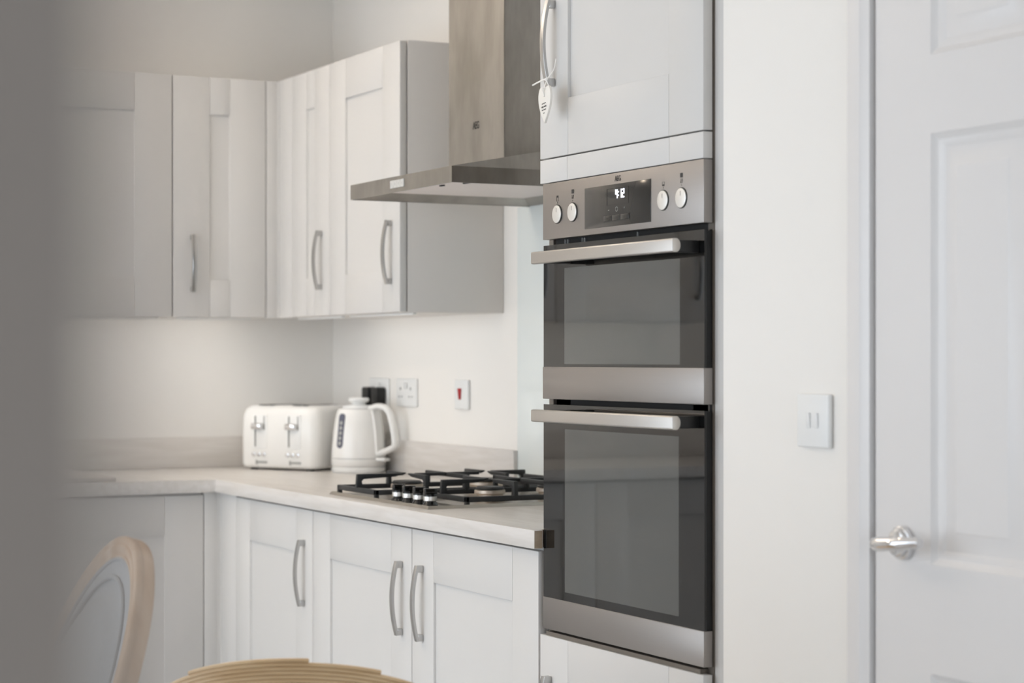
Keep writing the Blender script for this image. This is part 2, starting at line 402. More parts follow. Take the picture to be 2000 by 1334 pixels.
def wall_cabinet(label, loc, rotz, w, hx, depth=.2925, door=None, group='white shaker wall cabinets', side='cab_side'):
    t = thing('wall_cabinet', label, 'cabinet', loc, rotz, group)
    z0, z1 = 0, .7303
    b = MB().box(.0006, w-.0006, .0235, .0205+depth-.001, 0, z1+.002, .0006)
    b.build('body', side, t)
    d0, d1 = door or (.001, w-.001)
    if d0 > .01: MB().box(.001, d0-.003, 0.001, .0195, 0, z1, .0008).build('filler', 'cab', t)
    d = shaker(d0, d1, .001, z1-.001, 0).build('door', 'cab', t)
    if hx is not None: handle('handle', hx, .163, 0, d)
    MB().box(.03, w-.03, .05, .062, -.006, -.0002, .001).build('fill_strip', 'plastic', t)  # added strip, unseen from the camera, fill for the wall and worktop below
    L = bpy.data.lights.new('fill_strip_light', 'AREA'); L.shape = 'RECTANGLE'; L.size = w-.07; L.size_y = .008; L.energy = (.70 if rotz == 0 else 1.7)*w; L.color = (1, .965, .92)
    lo = bpy.data.objects.new('fill_strip_light', L); COL.objects.link(lo); lo.parent = t; lo.location = (w/2, .056, -.0065); lo.rotation_euler = (math.radians(25), 0, 0)
    return t
YW = -.3133; ZW = 1.3839
wall_cabinet('narrow white wall cabinet in the corner, beside the wider cabinet', (.3257, YW, ZW), 0, .4115, .3487, door=(.111, .4105))
wall_cabinet('wide white wall cabinet with grey side, next to the steel hood', (.7377, YW, ZW), 0, .4975, .439)
XW = .3133
wall_cabinet('narrow white wall cabinet on the left wall with a single handle at its left', (XW, -.6493, ZW), R90, .2980, .0605)
wall_cabinet('wide white wall cabinet on the left wall, fading behind the near jamb', (XW, -1.2515, ZW), R90, .6, None)
for i, lb in enumerate(('third wall cabinet along the left wall from the corner', 'fourth wall cabinet along the left wall from the corner')):
    wall_cabinet(lb, (XW, -1.854-.6025*i, ZW), R90, .6, .05, group='left run wall cabinets')
b = MB().box(.2935, XW-.001, -.3493, -.3135, ZW, ZW+.7303, .0008).box(.2935, .3245, -.3135, -.295, ZW, ZW+.7303, .0008)
tag(b.build('corner_post', 'cab'), 'narrow white corner post between the wall cabinets of both runs', 'post')

# ------------------------------------------------------------------ worktop, upstands, splashback
b = MB()
pts = [(.0, -.0005), (0, -3.7), (.62, -3.7), (.62, -.62), (2.5806, -.62), (2.5806, -.5995), (2.5625, -.5995), (2.5625, -.0005)]
pts = [(x+.0005, y) for x, y in pts]
b.prism(pts, .8732, .9112, 'XY', .0012)
wt = b.build('worktop', ['worktop', 'worktop_end'])
for p in wt.data.polygons:
    if p.normal.x > .95 and p.center.x > 2.5: p.material_index = 1
tag(wt, 'pale wood-effect L-shaped worktop running over both rows of base cabinets', 'worktop')
tag(MB().box(.019, 1.3289, -.0185, -.0008, .9117, 1.0095, .001).build('upstand', 'worktop'), 'pale wood-effect upstand at the foot of the hob wall, behind the kettle', 'upstand')
tag(MB().box(.0008, .0185, -3.7, -.0008, .9117, 1.0095, .001).build('upstand', 'worktop_y'), 'pale wood-effect upstand at the foot of the left wall, left of the toaster', 'upstand')
tag(MB().box(1.3295, 2.562, -.0075, -.0008, .9117, 1.668, .0008).build('splashback', 'splash'), 'pale glass splashback behind the hob, seen left of the oven', 'splashback')
tag(MB().box(.06, .602, -1.33, -.9085, .9117, .9235, .003).build('chopping_board', 'bottle'), 'pale flat board lying on the worktop of the left run', 'board')

# ------------------------------------------------------------------ oven housing
TX0, TX1 = 2.5655, 3.1792
t = thing('tall_cabinet', 'tall white housing cabinet around the double oven', 'cabinet', (TX0, YB, 0), 0)
w = TX1-TX0
b = MB().box(0, .018, .0215, .59, .15, 2.114).box(w-.018, w, .0215, .59, .15, 2.114).box(.018, w-.018, .0045, .59, .6990, .7070).box(.018, w-.018, .0215, .59, 1.6165, 1.634).box(.018, w-.018, .575, .59, .15, 2.114).box(.018, w-.018, .0235, .59, 2.096, 2.114).box(.018, w-.018, .0235, .59, .15, .168)
b.box(.018, w-.018, .10, .57, 1.88, 1.896)
b.build('carcass', 'carcass', t)
d = shaker(0.001, w-.001, 1.6645, 2.112, 0).build('upper_door', 'cab', t); handle('handle', .060, 1.892, 0, d)
d = shaker(0.001, w-.001, .155, .6985, 0).build('lower_door', 'cab', t); handle('handle', .044, .533, 0, d)
b = MB().box(.001, .1145, 0, .0195, 1.6145, 1.6615, .0008).box(.1152, w-.1155, 0, .0195, 1.6145, 1.6615, .0008).box(w-.1148, w-.001, 0, .0195, 1.6145, 1.6615, .0008)
b.build('filler_rail', 'cab', t)
MB().box(w+.0005, w+.0665, .024, .044, 0.0, 2.4995).build('filler_strip', 'cab', t)
MB().box(.001, w-.001, .07, .085, 0, .149).build('plinth', 'cab', t)

# ------------------------------------------------------------------ double oven
OX0, OX1 = 2.5775, 3.1792
t = thing('built_in_double_oven', 'stainless steel and black glass double oven built into the tall cabinet', 'oven', (OX0, YB, .70), 0)
W = OX1-OX0; Z = lambda z: z-.70
# body: open box with two cavities
b = MB()
b.box(.012, W-.010, .024, .026, Z(1.489), Z(1.612))
for z0, z1 in ((.7095, .73), (1.145, 1.215), (1.475, 1.5)):
    b.box(.012, W-.006, .026, .5, Z(z0), Z(z1))
b.box(.012, .07, .026, .5, Z(.73), Z(1.48)).box(W-.075, W-.006, .026, .5, Z(.73), Z(1.48)).box(.012, W-.006, .48, .5, Z(.72), Z(1.6))
b.box(W-.012, W-.005, .0205, .05, Z(.712), Z(1.489))
b.build('body', 'gap', t)
for z0, z1 in ((.73, 1.145), (1.215, 1.475)):
    c = MB().box(.0705, .0725, .028, .47, Z(z0), Z(z1)).box(W-.0775, W-.0755, .028, .47, Z(z0), Z(z1)).box(.0725, W-.0775, .46, .462, Z(z0), Z(z1)).box(.0725, W-.0775, .028, .46, Z(z0)+.0005, Z(z0)+.002).box(.0725, W-.0775, .028, .46, Z(z1)-.002, Z(z1)-.0005)
    cav = c.build('cavity', 'enamel', t)
    nz = 5 if z1-z0 > .3 else 4
    for xx in (.080, W-.086):
        r = MB()
        for yy in (.09, .16, .32, .39): r.tube([(xx, yy, Z(z0)+.03), (xx, yy, Z(z1)-.03)], .0022, 8)
        for q in range(nz):
            zz = Z(z0)+.05+q*(z1-z0-.1)/(nz-1)
            r.tube([(xx, .06, zz), (xx, .42, zz)], .0025, 8)
        r.build('side_rack', 'chrome', cav)
    if nz == 5:
        for zz in (Z(z0)+.13, Z(z0)+.29):
            s_ = MB()
            s_.tube([(.09, .06, zz), (W-.09, .06, zz), (W-.09, .42, zz), (.09, .42, zz)], .003, 8, closed=True)
            for q in range(22):
                xx = .10+q*(W-.2)/21; s_.tube([(xx, .06, zz+.003), (xx, .42, zz+.003)], .0013, 6)
            s_.build('wire_shelf', 'chrome', cav)
# control panel
PZ0, PZ1 = Z(1.4998), Z(1.6127)
b = MB().box(0, W, 0, .0195, PZ0, PZ1, .0015)
panel = b.build('control_panel', 'steel', t)
text_mesh('brand_lettering', 'AEG', .0148, 'ink', panel, at(.302, -.0003, Z(1.6012)) @ FACE, .80, .0002, bold=.0001)
disp = MB().box(.1752, .4230, -.0012, .002, Z(1.5118), Z(1.5915), .0004).build('display_panel', 'display', panel)
# clock window: outline and digits
def seg_digits(x, z, h, s):
    w_ = h*.48; tk = h*.14; b = MB()
    S = {'a': (0, w_, h-tk, h), 'd': (0, w_, 0, tk), 'g': (0, w_, h/2-tk/2, h/2+tk/2), 'f': (0, tk, h/2, h), 'b': (w_-tk, w_, h/2, h), 'e': (0, tk, 0, h/2), 'c': (w_-tk, w_, 0, h/2)}
    D = {'4': 'fgbc', '1': 'bc', '2': 'abged'}
    for ch in s:
        if ch == ':': b.box(x, x+tk, -.0016, -.0013, z+h*.25, z+h*.25+tk).box(x, x+tk, -.0016, -.0013, z+h*.65, z+h*.65+tk); x += tk*2.0; continue
        for q in D[ch]:
            x0, x1, a, c = S[q]; b.box(x+x0, x+x1, -.0016, -.0013, z+a, z+c)
        x += w_*(1.3)
    return b
seg_digits(.295, Z(1.5640), .0165, '4:12').build('clock_digits', 'lcd', panel)
b = MB()
for x0, x1, z0, z1 in ((.262, .263, 1.5525, 1.5835), (.3435, .3442, 1.5525, 1.5835), (.262, .344, 1.5830, 1.5838), (.262, .344, 1.5522, 1.5530)):
    b.box(x0, x1, -.0016, -.0012, Z(z0), Z(z1))
b.build('clock_window_frame', 'black_gloss', panel)
for q in range(3): MB().box(.252+q*.032, .252+q*.032+.0305, -.0030, -.0012, Z(1.5225), Z(1.5325), .0008).build('menu_button', 'display', panel)
b = MB().box(.2495, .3495, -.00155, -.0012, Z(1.5205), Z(1.5218)).box(.2495, .3495, -.00155, -.0012, Z(1.5333), Z(1.5342)).box(.348, .3495, -.00155, -.0012, Z(1.5205), Z(1.5342))
b.build('button_surround', 'black_gloss', panel)
b = MB(); b.tube([(.2995+.0042*math.cos(a_), -.0014, Z(1.5435)+.0042*math.sin(a_)) for a_ in [2*PI*q/20 for q in range(20)]], .0004, 5, closed=True)
b.build('button_symbol', 'grey_plastic', panel)
MB().box(.2675, .2715, -.0016, -.0012, Z(1.5425), Z(1.5432)).build('button_symbol', 'grey_plastic', panel)
MB().box(.326, .330, -.0016, -.0012, Z(1.5445), Z(1.5452)).box(.3276, .3284, -.0016, -.0012, Z(1.5428), Z(1.5468)).build('button_symbol', 'grey_plastic', panel)
for i, kx in enumerate((.0625, .1255, .4665, .5290)):
    kz = Z(1.5485)
    MB().cyl((kx, -.0003, kz), .0192, .0012, 'Y', n=48).build('knob_ring', 'black', panel)
    k_ = MB().cyl((kx, -.0016, kz), .0178, .0028, 'Y', n=48, bev=.0008).build('knob', 'knob_steel', panel)
    MB().box(kx-.0004, kx+.0004, -.0032, -.0029, kz+.004, kz+.0125).build('pointer', 'ink', k_)
# printed pictograms over the knobs
for i, kx in enumerate((.0625, .1255, .4665, .5290)):
    b = MB()
    zb = Z(1.5485)+.0205
    b.box(kx-.0004, kx+.0004, -.0003, .001, zb+.001, zb+.004)
    fill = 'sq' if i in (1, 3) else 'half'
    def frame(z0, s=.0072, tk=.0005):
        b.box(kx-s/2, kx+s/2, -.0003, .001, z0, z0+tk).box(kx-s/2, kx+s/2, -.0003, .001, z0+s-tk, z0+s).box(kx-s/2, kx-s/2+tk, -.0003, .001, z0, z0+s).box(kx+s/2-tk, kx+s/2, -.0003, .001, z0, z0+s)
    if fill == 'sq':
        frame(zb+.0065)
        b.box(kx-.0005, kx+.0005, -.0003, .001, zb+.0062, zb+.0137, mat=at(kx, 0, zb+.010) @ Matrix.Rotation(.7, 4, 'Y') @ at(-kx, 0, -zb-.010))
        b.box(kx-.0045, kx+.0045, -.0003, .001, zb+.0165, zb+.0245)
    else:
        frame(zb+.0055, .0078)
        if i == 0: b.box(kx-.0036, kx+.0036, -.0003, .001, zb+.0133, zb+.0168)
        else: b.box(kx-.0039, kx+.0039, -.0003, .001, zb+.0055, zb+.0085)
    b.build('pictogram', 'ink', panel)
# doors
def oven_door(z0, zb, z1, wx0, wx1, wz0, wz1, hz):
    # z0..zb steel band, zb..z1 glass
    g = MB()
    g.box(0.0, wx0, .002, .0065, zb, z1-.0005).box(wx1, W, .002, .0065, zb, z1-.0005).box(wx0, wx1, .002, .0065, zb, wz0).box(wx0, wx1, .002, .0065, wz1, z1-.0005)
    d_ = g.build('door', 'oven_glass', t)
    MB().box(wx0, wx1, .002, .0065, wz0, wz1).build('window_pane', 'oven_window', d_)
    f = MB(); f.box(.004, .052, .0068, .0205, z0+.004, z1-.002).box(W-.052, W-.004, .0068, .0205, z0+.004, z1-.002).box(.052, W-.052, .0068, .0205, z0+.004, wz0-.01).box(.052, W-.052, .0068, .0205, wz1+.01, z1-.012)
    f.build('door_frame', 'black', d_)
    MB().box(-.001, W, 0, .0195, z0, zb, .0012).build('steel_band', 'steel', d_)
    h_ = MB(); Hh = .0125; Dp = .017; yc = -.058
    prof = [(-Dp*.45, -Hh+.001), (-Dp*.5, -Hh+.003), (-Dp*.5, Hh-.003), (-Dp*.45, Hh-.001), (-Dp*.1, Hh)]
    prof += [(Dp*.55*math.cos(a_), Hh*math.sin(a_)) for a_ in [PI/2-.25-q*(PI-.5)/8 for q in range(9)]] + [(-Dp*.1, -Hh)]
    x0, x1 = .074, .6035
    h_.prism([(yc+a_, hz+b_) for a_, b_ in prof], x0, x1, 'YZ', .0006)
    hd = h_.build('handle', 'steel_l', d_, 40)
    for xx in (x0+.03, x1-.03): MB().box(xx-.011, xx+.011, yc+.006, .0022, hz-.011, hz+.011, .002).build('handle_bracket', 'black', hd)
oven_door(Z(1.1777), Z(1.2426), Z(1.4885), .0875, .5200, Z(1.2484), Z(1.4400), Z(1.4585))
oven_door(Z(.7125), Z(.7765), Z(1.1672), .0895, .5160, Z(.7935), Z(1.1185), Z(1.1462))
# vent slots visible in the upper gap
for x_ in (.055, .066, .125, .134, .338): MB().box(x_, x_+.0022, .0205, .0245, Z(1.4897), Z(1.4985)).build('vent_fin', 'grey_plastic', t)

# ------------------------------------------------------------------ heart tag on the upper handle
HX = 2.664; hy = -.6385; hz0 = 1.7925
t = thing('hanging_heart', 'small white ceramic heart with handwriting hung from the upper cabinet handle', 'ornament', (HX, hy, hz0), 0)
def heart_pts(w_, h_, n=64):
    P = []
    for i in range(n):
        a_ = 2*PI*i/n
        x = math.copysign(abs(math.sin(a_))**2.1, math.sin(a_)); y = (14*math.cos(a_)-3.6*math.cos(2*a_)-1.6*math.cos(3*a_)-.6*math.cos(4*a_))
        y = (y+16.6)/26.4
        y = max(y, 0); P.append((x*w_/2*(1+.1*(y-.5)), (y-1)*h_+.002-.004*max(0, 1-(x/.35)**2)*(y > .6)*0))
    return P
tilt = Matrix.Rotation(math.radians(-6), 4, 'Z')
MB().prism(heart_pts(.062, .068), -.0025, .0025, 'XZ', .0008, mat=tilt).build('heart', 'porcelain', t, 40)
lines = [('just to say we', .0043), ('okay, money', .0052), ('doesn\'t matter', .0043), ('to us', .0043)]
for i, (s_, z_) in enumerate(lines):
    text_mesh('handwriting', s_, z_, 'ink', t, tilt @ at(-.001, -.0028, -.0265-i*.0064) @ FACE @ Matrix.Rotation(.06, 4, 'Z'), .85 if i != 1 else .95, .0001, bold=.0001 if i == 1 else 0)
MB().cyl((0, -.0026, -.0125), .0013, .0006, 'Y', n=14, mat=tilt).build('hanging_hole', 'ink', t)
b = MB()
def curve(P, n=5):
    P = [Vector(p) for p in P]; Q = []
    for a_, c_ in zip(P, P[1:]):
        for k in range(n): Q.append(a_.lerp(c_, k/n))
    Q.append(P[-1])
    for _ in range(4): Q = [Q[0]]+[(Q[k-1]+2*Q[k]+Q[k+1])/4 for k in range(1, len(Q)-1)]+[Q[-1]]
    return Q
r_ = .0010
b.tube(curve([(0, -.003, -.0125), (.003, -.006, -.003), (.010, -.005, .012), (.016, -.0035, .020)]), r_, 8)
b.tube(curve([(0, -.003, -.0125), (-.003, -.005, -.002), (-.004, -.003, .004)]), r_, 8)
b.tube(curve([(-.047, -.0035, .0145), (-.018, -.0055, .0175), (.002, -.006, .019), (.017, -.005, .0205)]), .0017, 8, scale=None)
b.tube(curve([(.013, -.005, .017), (.022, -.003, .0245), (.028, .001, .031), (.031, .004, .041), (.033, .006, .058)]), .0012, 8)
b.tube(curve([(.013, -.004, .0165), (.017, -.004, .010), (.021, -.004, .006)]), .0009, 8)
b.tube(curve([(.011, -.0055, .017), (.018, -.0055, .0215)]), .0021, 8)
b.build('ribbon', 'ribbon', t)

# ------------------------------------------------------------------ cooker hood
CX = 1.697
t = thing('cooker_hood', 'brushed stainless steel chimney cooker hood on the wall above the gas hob', 'cooker hood', (CX, 0, 1.66), 0)
zz = lambda z: z-1.66
h0, h1 = zz(1.6655), zz(1.7035); yf = -.5248
c = MB(); wv = .004; x0, x1 = -.3, .3
# rim walls
c.box(x0, x1, yf, yf+wv, h0, h1).box(x0, x0+wv, yf+wv, -.001, h0, h1).box(x1-wv, x1, yf+wv, -.001, h0, h1).box(x0+wv, x1-wv, -.001-wv, -.001, h0, h1)
# sloping lid
V = [(x0, yf, h1), (x1, yf, h1), (x1, -.001, h1), (x0, -.001, h1), (x0+.035, -.001, zz(1.802)), (x1-.035, -.001, zz(1.802))]
c.raw(V, [(0, 1, 5, 4), (1, 2, 5), (0, 4, 3), (3, 4, 5, 2), (0, 3, 2, 1)])
can = c.build('canopy', 'steel_h', t, 20)
u = MB(); iz = h0+.024
u.box(x0+wv, x1-wv, yf+wv, -.006, iz, iz+.002)
# sloped inner frame around the filter
ins = .05
V = [(x0+wv, yf+wv, h0+.001), (x1-wv, yf+wv, h0+.001), (x1-wv, -.006, h0+.001), (x0+wv, -.006, h0+.001), (x0+ins, yf+ins, iz-.002), (x1-ins, yf+ins, iz-.002), (x1-ins, -.05, iz-.002), (x0+ins, -.05, iz-.002)]
u.raw(V, [(0, 1, 5, 4), (1, 2, 6, 5), (2, 3, 7, 6), (3, 0, 4, 7)])
u.build('inner_frame', 'steel_h', can, 20)
f = MB().box(x0+ins, x1-ins, yf+ins, -.05, iz-.006, iz-.0025, .0008)
fl = f.build('filter', 'filter', can)
MB().box(.11, .17, yf+.12, yf+.127, iz-.0095, iz-.006, .001).build('filter_catch', 'black', fl)
MB().box(.02, .04, yf+.10, yf+.107, iz-.0095, iz-.006, .001).build('filter_catch', 'black', fl)
for q in range(4):
    bt = MB().box(-.046+q*.0205, -.046+q*.0205+.0193, yf-.0022, yf+.001, h0+.010, h0+.029, .0006).box(-.0375+q*.0205, -.0355+q*.0205, yf-.0025, yf-.002, h0+.016, h0+.023).build('push_button', ['button_grey', 'grey_plastic'], can)
    for p_ in bt.data.polygons:
        if p_.center.y < yf-.00235: p_.material_index = 1
# chimney cuts into the lid
cx0, cx1, cy = -.1655, .146, -.31
lid = lambda y: h1+(zz(1.802)-h1)*(y-yf)/(-.001-yf)
V = [(cx0, cy, lid(cy)-.002), (cx1, cy, lid(cy)-.002), (cx1, -.001, lid(-.001)-.002), (cx0, -.001, lid(-.001)-.002)]
V += [(x, y, zz(ZC-.001)) for x, y, z in V]
ch = MB().raw(V, [(0, 1, 5, 4), (1, 2, 6, 5), (2, 3, 7, 6), (3, 0, 4, 7), (4, 5, 6, 7), (3, 2, 1, 0)])
bmesh.ops.bevel(ch.bm, geom=[e for e in ch.bm.edges if abs(e.verts[0].co.z-e.verts[1].co.z) > .3], offset=.0015, segments=2, affect='EDGES')
chm = ch.build('chimney', 'steel_h', t, 30)
text_mesh('brand_lettering', 'AEG', .026, 'ink', chm, at(-.0075, cy-.0003, zz(1.838)) @ FACE, .7, .0002, bold=.0004)

# ------------------------------------------------------------------ gas hob
HX0, HX1, HY0, HY1 = 1.368, 1.968, -.572, -.062
zt = .9112
t = thing('gas_hob', 'four burner steel gas hob with black cast iron supports set in the worktop', 'hob', (0, 0, zt), 0)
p = MB()
V = [(HX0, HY0, .0003), (HX1, HY0, .0003), (HX1, HY1, .0003), (HX0, HY1, .0003), (HX0+.005, HY0+.005, .0075), (HX1-.005, HY0+.005, .0075), (HX1-.005, HY1-.005, .0075), (HX0+.005, HY1-.005, .0075),
     (HX0+.014, HY0+.014, .0035), (HX1-.014, HY0+.014, .0035), (HX1-.014, HY1-.014, .0035), (HX0+.014, HY1-.014, .0035)]
F = [(8, 9, 10, 11), (3, 2, 1, 0)]
for k in (0, 4):
    for q in range(4): F.append((k+q, k+(q+1) % 4, k+4+(q+1) % 4, k+4+q))
p.raw(V, F); p.build('plate', 'hobsteel', t, 20)
burners = [(1.505, -.415, .037), (1.505, -.19, .045), (1.815, -.335, .034), (1.815, -.165, .034)]
for bx, by, br in burners:
    b_ = MB().lathe([(br*1.25, .0045), (br*1.25, .009), (br*.95, .010), (br*.95, .019), (br*1.12, .022), (br*1.1, .029), (br*1.0, .031), (0, .031)], 40, mat=at(bx, by, 0))
    bo = b_.build('burner', 'alu', t, 30)
    b_ = MB().lathe([(0, .0312), (br*1.02, .0312), (br*1.04, .034), (br*.94, .038), (0, .0385)], 40, mat=at(bx, by, 0))
    b_.build('burner_cap', 'iron', bo, 30)
def grate(x0, x1, y0, y1, ys, xc):
    b_ = MB(); th = .0105; zb0, zb1 = .012, .0245; zt0, zt1 = .046, .0575
    b_.box(x0, x1, y0, y0+th, zb0, zb1, .0015).box(x0, x1, y1-th, y1, zb0, zb1, .0015).box(x0, x0+th, y0, y1, zb0, zb1, .0015).box(x1-th, x1, y0, y1, zb0, zb1, .0015)
    for x in (x0, x1-th):
        for y in (y0, y1-th): b_.box(x, x+th, y, y+th, .0034, zb0+.002, .001)
    def fing(px, py, dx, dy, L):      # pillar at the frame, finger towards the burner
        n_ = Vector((dx, dy, 0)); ang = math.atan2(dy, dx)
        mt = at(px, py, 0) @ Matrix.Rotation(ang, 4, 'Z')
        b_.prism([(-.0055, zb1-.002), (.0125, zb1-.002), (.0095, zt0-.006), (.015, zt0-.001), (L-.02, zt0+.003), (L, zt1-.003), (L, zt1), (-.0025, zt1)], -th/2, th/2, 'XZ', .001, mat=mt)
    hx = (x1-x0)/2
    fing(xc, y0+th/2, 0, 1, abs(ys[0]-y0)-.02)
    fing(xc, y1-th/2, 0, -1, abs(y1-ys[-1])-.02)
    for y in ys:
        fing(x0+th/2, y, 1, 0, xc-x0-.022); fing(x1-th/2, y, -1, 0, x1-xc-.022)
    if len(ys) > 1:
        ym = (ys[0]+ys[1])/2
        b_.box(x0, x1, ym-th/2, ym+th/2, zt0-.001, zt0+.010, .0015)
        for x in (x0, x1-th): b_.box(x, x+th, ym-th/2, ym+th/2, zb1-.002, zt0+.009, .001)
        b_.box(xc-th/2, xc+th/2, ys[0]+.022, ys[1]-.022, zt0+.002, zt1-.001, .0015)
    return b_.build('pan_support', 'iron', t, 30)
grate(1.383, 1.628, -.556, -.075, (-.415, -.19), 1.505)
grate(1.672, 1.955, -.468, -.075, (-.335, -.165), 1.815)
for kx in (1.722, 1.782, 1.842, 1.902):
    k_ = MB().lathe([(.0185, .0037), (.0185, .006), (.0135, .013), (.013, .015), (0, .015)], 32, mat=at(kx, -.535, 0)).build('knob_base', 'black_gloss', t, 30)
    MB().lathe([(0, .0152), (.0155, .0152), (.0158, .017), (.0158, .025), (.015, .026), (0, .026)], 32, mat=at(kx, -.535, 0)).build('knob_collar', 'knob_steel', k_, 30)
    kb = MB().lathe([(0, .0262), (.0162, .0262), (.0162, .028), (.0150, .031), (0, .031)], 32, mat=at(kx, -.535, 0))
    kb.box(kx-.0065, kx+.0065, -.535-.0155, -.535+.0155, .028, .044, .002)
    kb.build('knob_grip', 'black_gloss', k_, 30)

# ------------------------------------------------------------------ toaster
ang = math.atan2(.146, .241)
t = thing('toaster', 'cream four slice toaster in the corner of the worktop', 'toaster', (.268, -.300, .9117), ang)
TW, TD, TH = .302, .215, .197
b = MB()
def rrect(w_, d_, r_, n=6):
    P = []
    for cx_, cy_, a0 in ((w_/2-r_, -r_, 0), (-w_/2+r_, -r_, PI/2), (-w_/2+r_, -d_+r_, PI), (w_/2-r_, -d_+r_, 1.5*PI)):
        for k in range(n+1): a_ = a0+k*PI/2/n; P.append((cx_+r_*math.cos(a_), cy_+r_*math.sin(a_)))
    return P
rings = []
V = []; F = []
prof = [(.008, .006), (.003, .010), (0, .018), (0, .12), (.002, .168), (.008, .188), (.018, .198), (.034, .202)]
base = rrect(TW, TD, .034)
nb = len(base)
for ins_, z_ in prof:
    for (x, y) in base:
        sx = (TW-2*ins_)/TW; sy = (TD-2*ins_)/TD
        V.append((x*sx, (y+TD/2)*sy+TD/2, z_))
for k in range(len(prof)-1):
    for q in range(nb): F.append((k*nb+q, k*nb+(q+1) % nb, (k+1)*nb+(q+1) % nb, (k+1)*nb+q))
F.append(tuple(range(nb))); F.append(tuple(range((len(prof)-1)*nb, len(prof)*nb)))
b.raw(V, F)
b.build('body', 'cream', t, 40)
for x in (-.11, .11):
    for y in (.03, .17): MB().cyl((x, y, .0035), .012, .007, n=20).build('foot', 'black', t)
for sx in (-.066, .066):
    # recessed lever channel
    MB().box(sx-.028, sx+.028, -.0012, .002, .066, .172, .001).build('lever_plate', 'plastic', t)
    MB().box(sx-.019, sx-.014, -.0016, .002, .072, .168).build('lever_slot', 'slot_grey', t)
    MB().box(sx+.0165, sx+.020, -.0016, .002, .125, .168).build('lever_slot', 'slot_grey', t)
    MB().box(sx-.024, sx+.018, -.020, -.002, .126, .146, .006, 3).build('lever', 'chrome', t)
    for q in range(3): MB().cyl((sx-.022+q*.020, -.002, .048), .0068, .004, 'Y', n=20, bev=.001).build('button', 'chrome', t)
    MB().box(sx-.012, sx+.03, -.0014, .001, .020, .028, .001).box(sx-.014, sx-.010, -.004, .001, .017, .031, .001).build('browning_slider', 'grey_plastic', t)
    MB().box(sx-.018, sx+.010, .02, .185, .2005, .2027).build('bread_slot', 'black', t)
    MB().box(sx+.022, sx+.036, .02, .185, .2005, .2027).build('bread_slot', 'black', t)

# ------------------------------------------------------------------ kettle
t = thing('kettle', 'cream electric kettle with blue-grey gauge window, beside the toaster', 'kettle', (.472, -.1095, .9117), math.radians(24))
MB().lathe([(0, 0), (.080, 0), (.083, .004), (.083, .014), (.080, .017), (0, .017)], 48).build('power_base', 'plastic', t, 40)
MB().lathe([(0, .0175), (.079, .0175), (.0835, .022), (.0835, .040), (.082, .075), (.077, .125), (.071, .165), (.066, .186), (.060, .194), (.0, .196)], 56).build('body', 'cream', t, 50)
MB().lathe([(.0838, .0425), (.0842, .0435), (.0838, .0445)], 56).build('band', 'grey_plastic', t)
MB().lathe([(0, .1955), (.050, .1955), (.047, .203), (.022, .206), (.020, .211), (.030, .216), (.033, .222), (.029, .227), (0, .228)], 40).build('lid', 'plastic', t, 40)
# spout away, handle to the right
b = MB()
hp = [(.050, 0, .195), (.080, 0, .203), (.112, 0, .199), (.131, 0, .180), (.141, 0, .148), (.149, 0, .112), (.1515, 0, .090), (.148, 0, .080), (.120, 0, .069), (.080, 0, .056)]
P = []
for i in range(len(hp)-1):
    for k in range(4): P.append(Vector(hp[i]).lerp(Vector(hp[i+1]), k/4))
P.append(Vector(hp[-1])); n = len(P)
for _ in range(2): P = [P[0]]+[(P[i-1]+2*P[i]+P[i+1])/4 for i in range(1, n-1)]+[P[-1]]
b.sweep(P, [(.013*math.cos(a_), .0095*math.sin(a_)) for a_ in [2*PI*q/14 for q in range(14)]], up=lambda i: Vector((0, 0, 1)) if False else Vector((0.01, 1, 0)).cross((P[min(i+1, n-1)]-P[max(i-1, 0)])).normalized())
b.sweep([Vector((.064, 0, .188)), Vector((.0715, 0, .16)), Vector((.0775, 0, .12)), Vector((.083, 0, .058))], [(-.014, -.006), (.014, -.006), (.014, .007), (-.014, .007)], up=Vector((1, 0, 0)))
b.build('handle', 'cream', t, 50)
MB().box(.078, .118, -.014, .014, .036, .046, .004, 3).build('switch_lever', 'plastic', t)
gm = Matrix.Rotation(math.radians(-92), 4, 'Z')
b = MB(); gp = [(-.0095+.0, 0)]
def stadium(w_, z0, z1, n=8):
    P = [(w_/2*math.cos(a_), z1-w_/2+w_/2*math.sin(a_)) for a_ in [PI*q/n for q in range(n+1)]]
    P += [(w_/2*math.cos(a_), z0+w_/2+w_/2*math.sin(a_)) for a_ in [PI+PI*q/n for q in range(n+1)]]
    return P
tl = math.radians(6.5)
gmat = gm @ at(.0818, 0, .078) @ Matrix.Rotation(-tl, 4, 'Y')
b.prism(stadium(.0235, -.003, .103), -.004, .0012, 'YZ', mat=gmat)
g_ = b.build('water_gauge', 'gauge', t)
b = MB()
for q in range(5): b.cyl((.0014, 0, .012+q*.0155), .0058, .0008, 'X', n=14, mat=gmat)
b.build('gauge_marks', 'grey_plastic', g_)

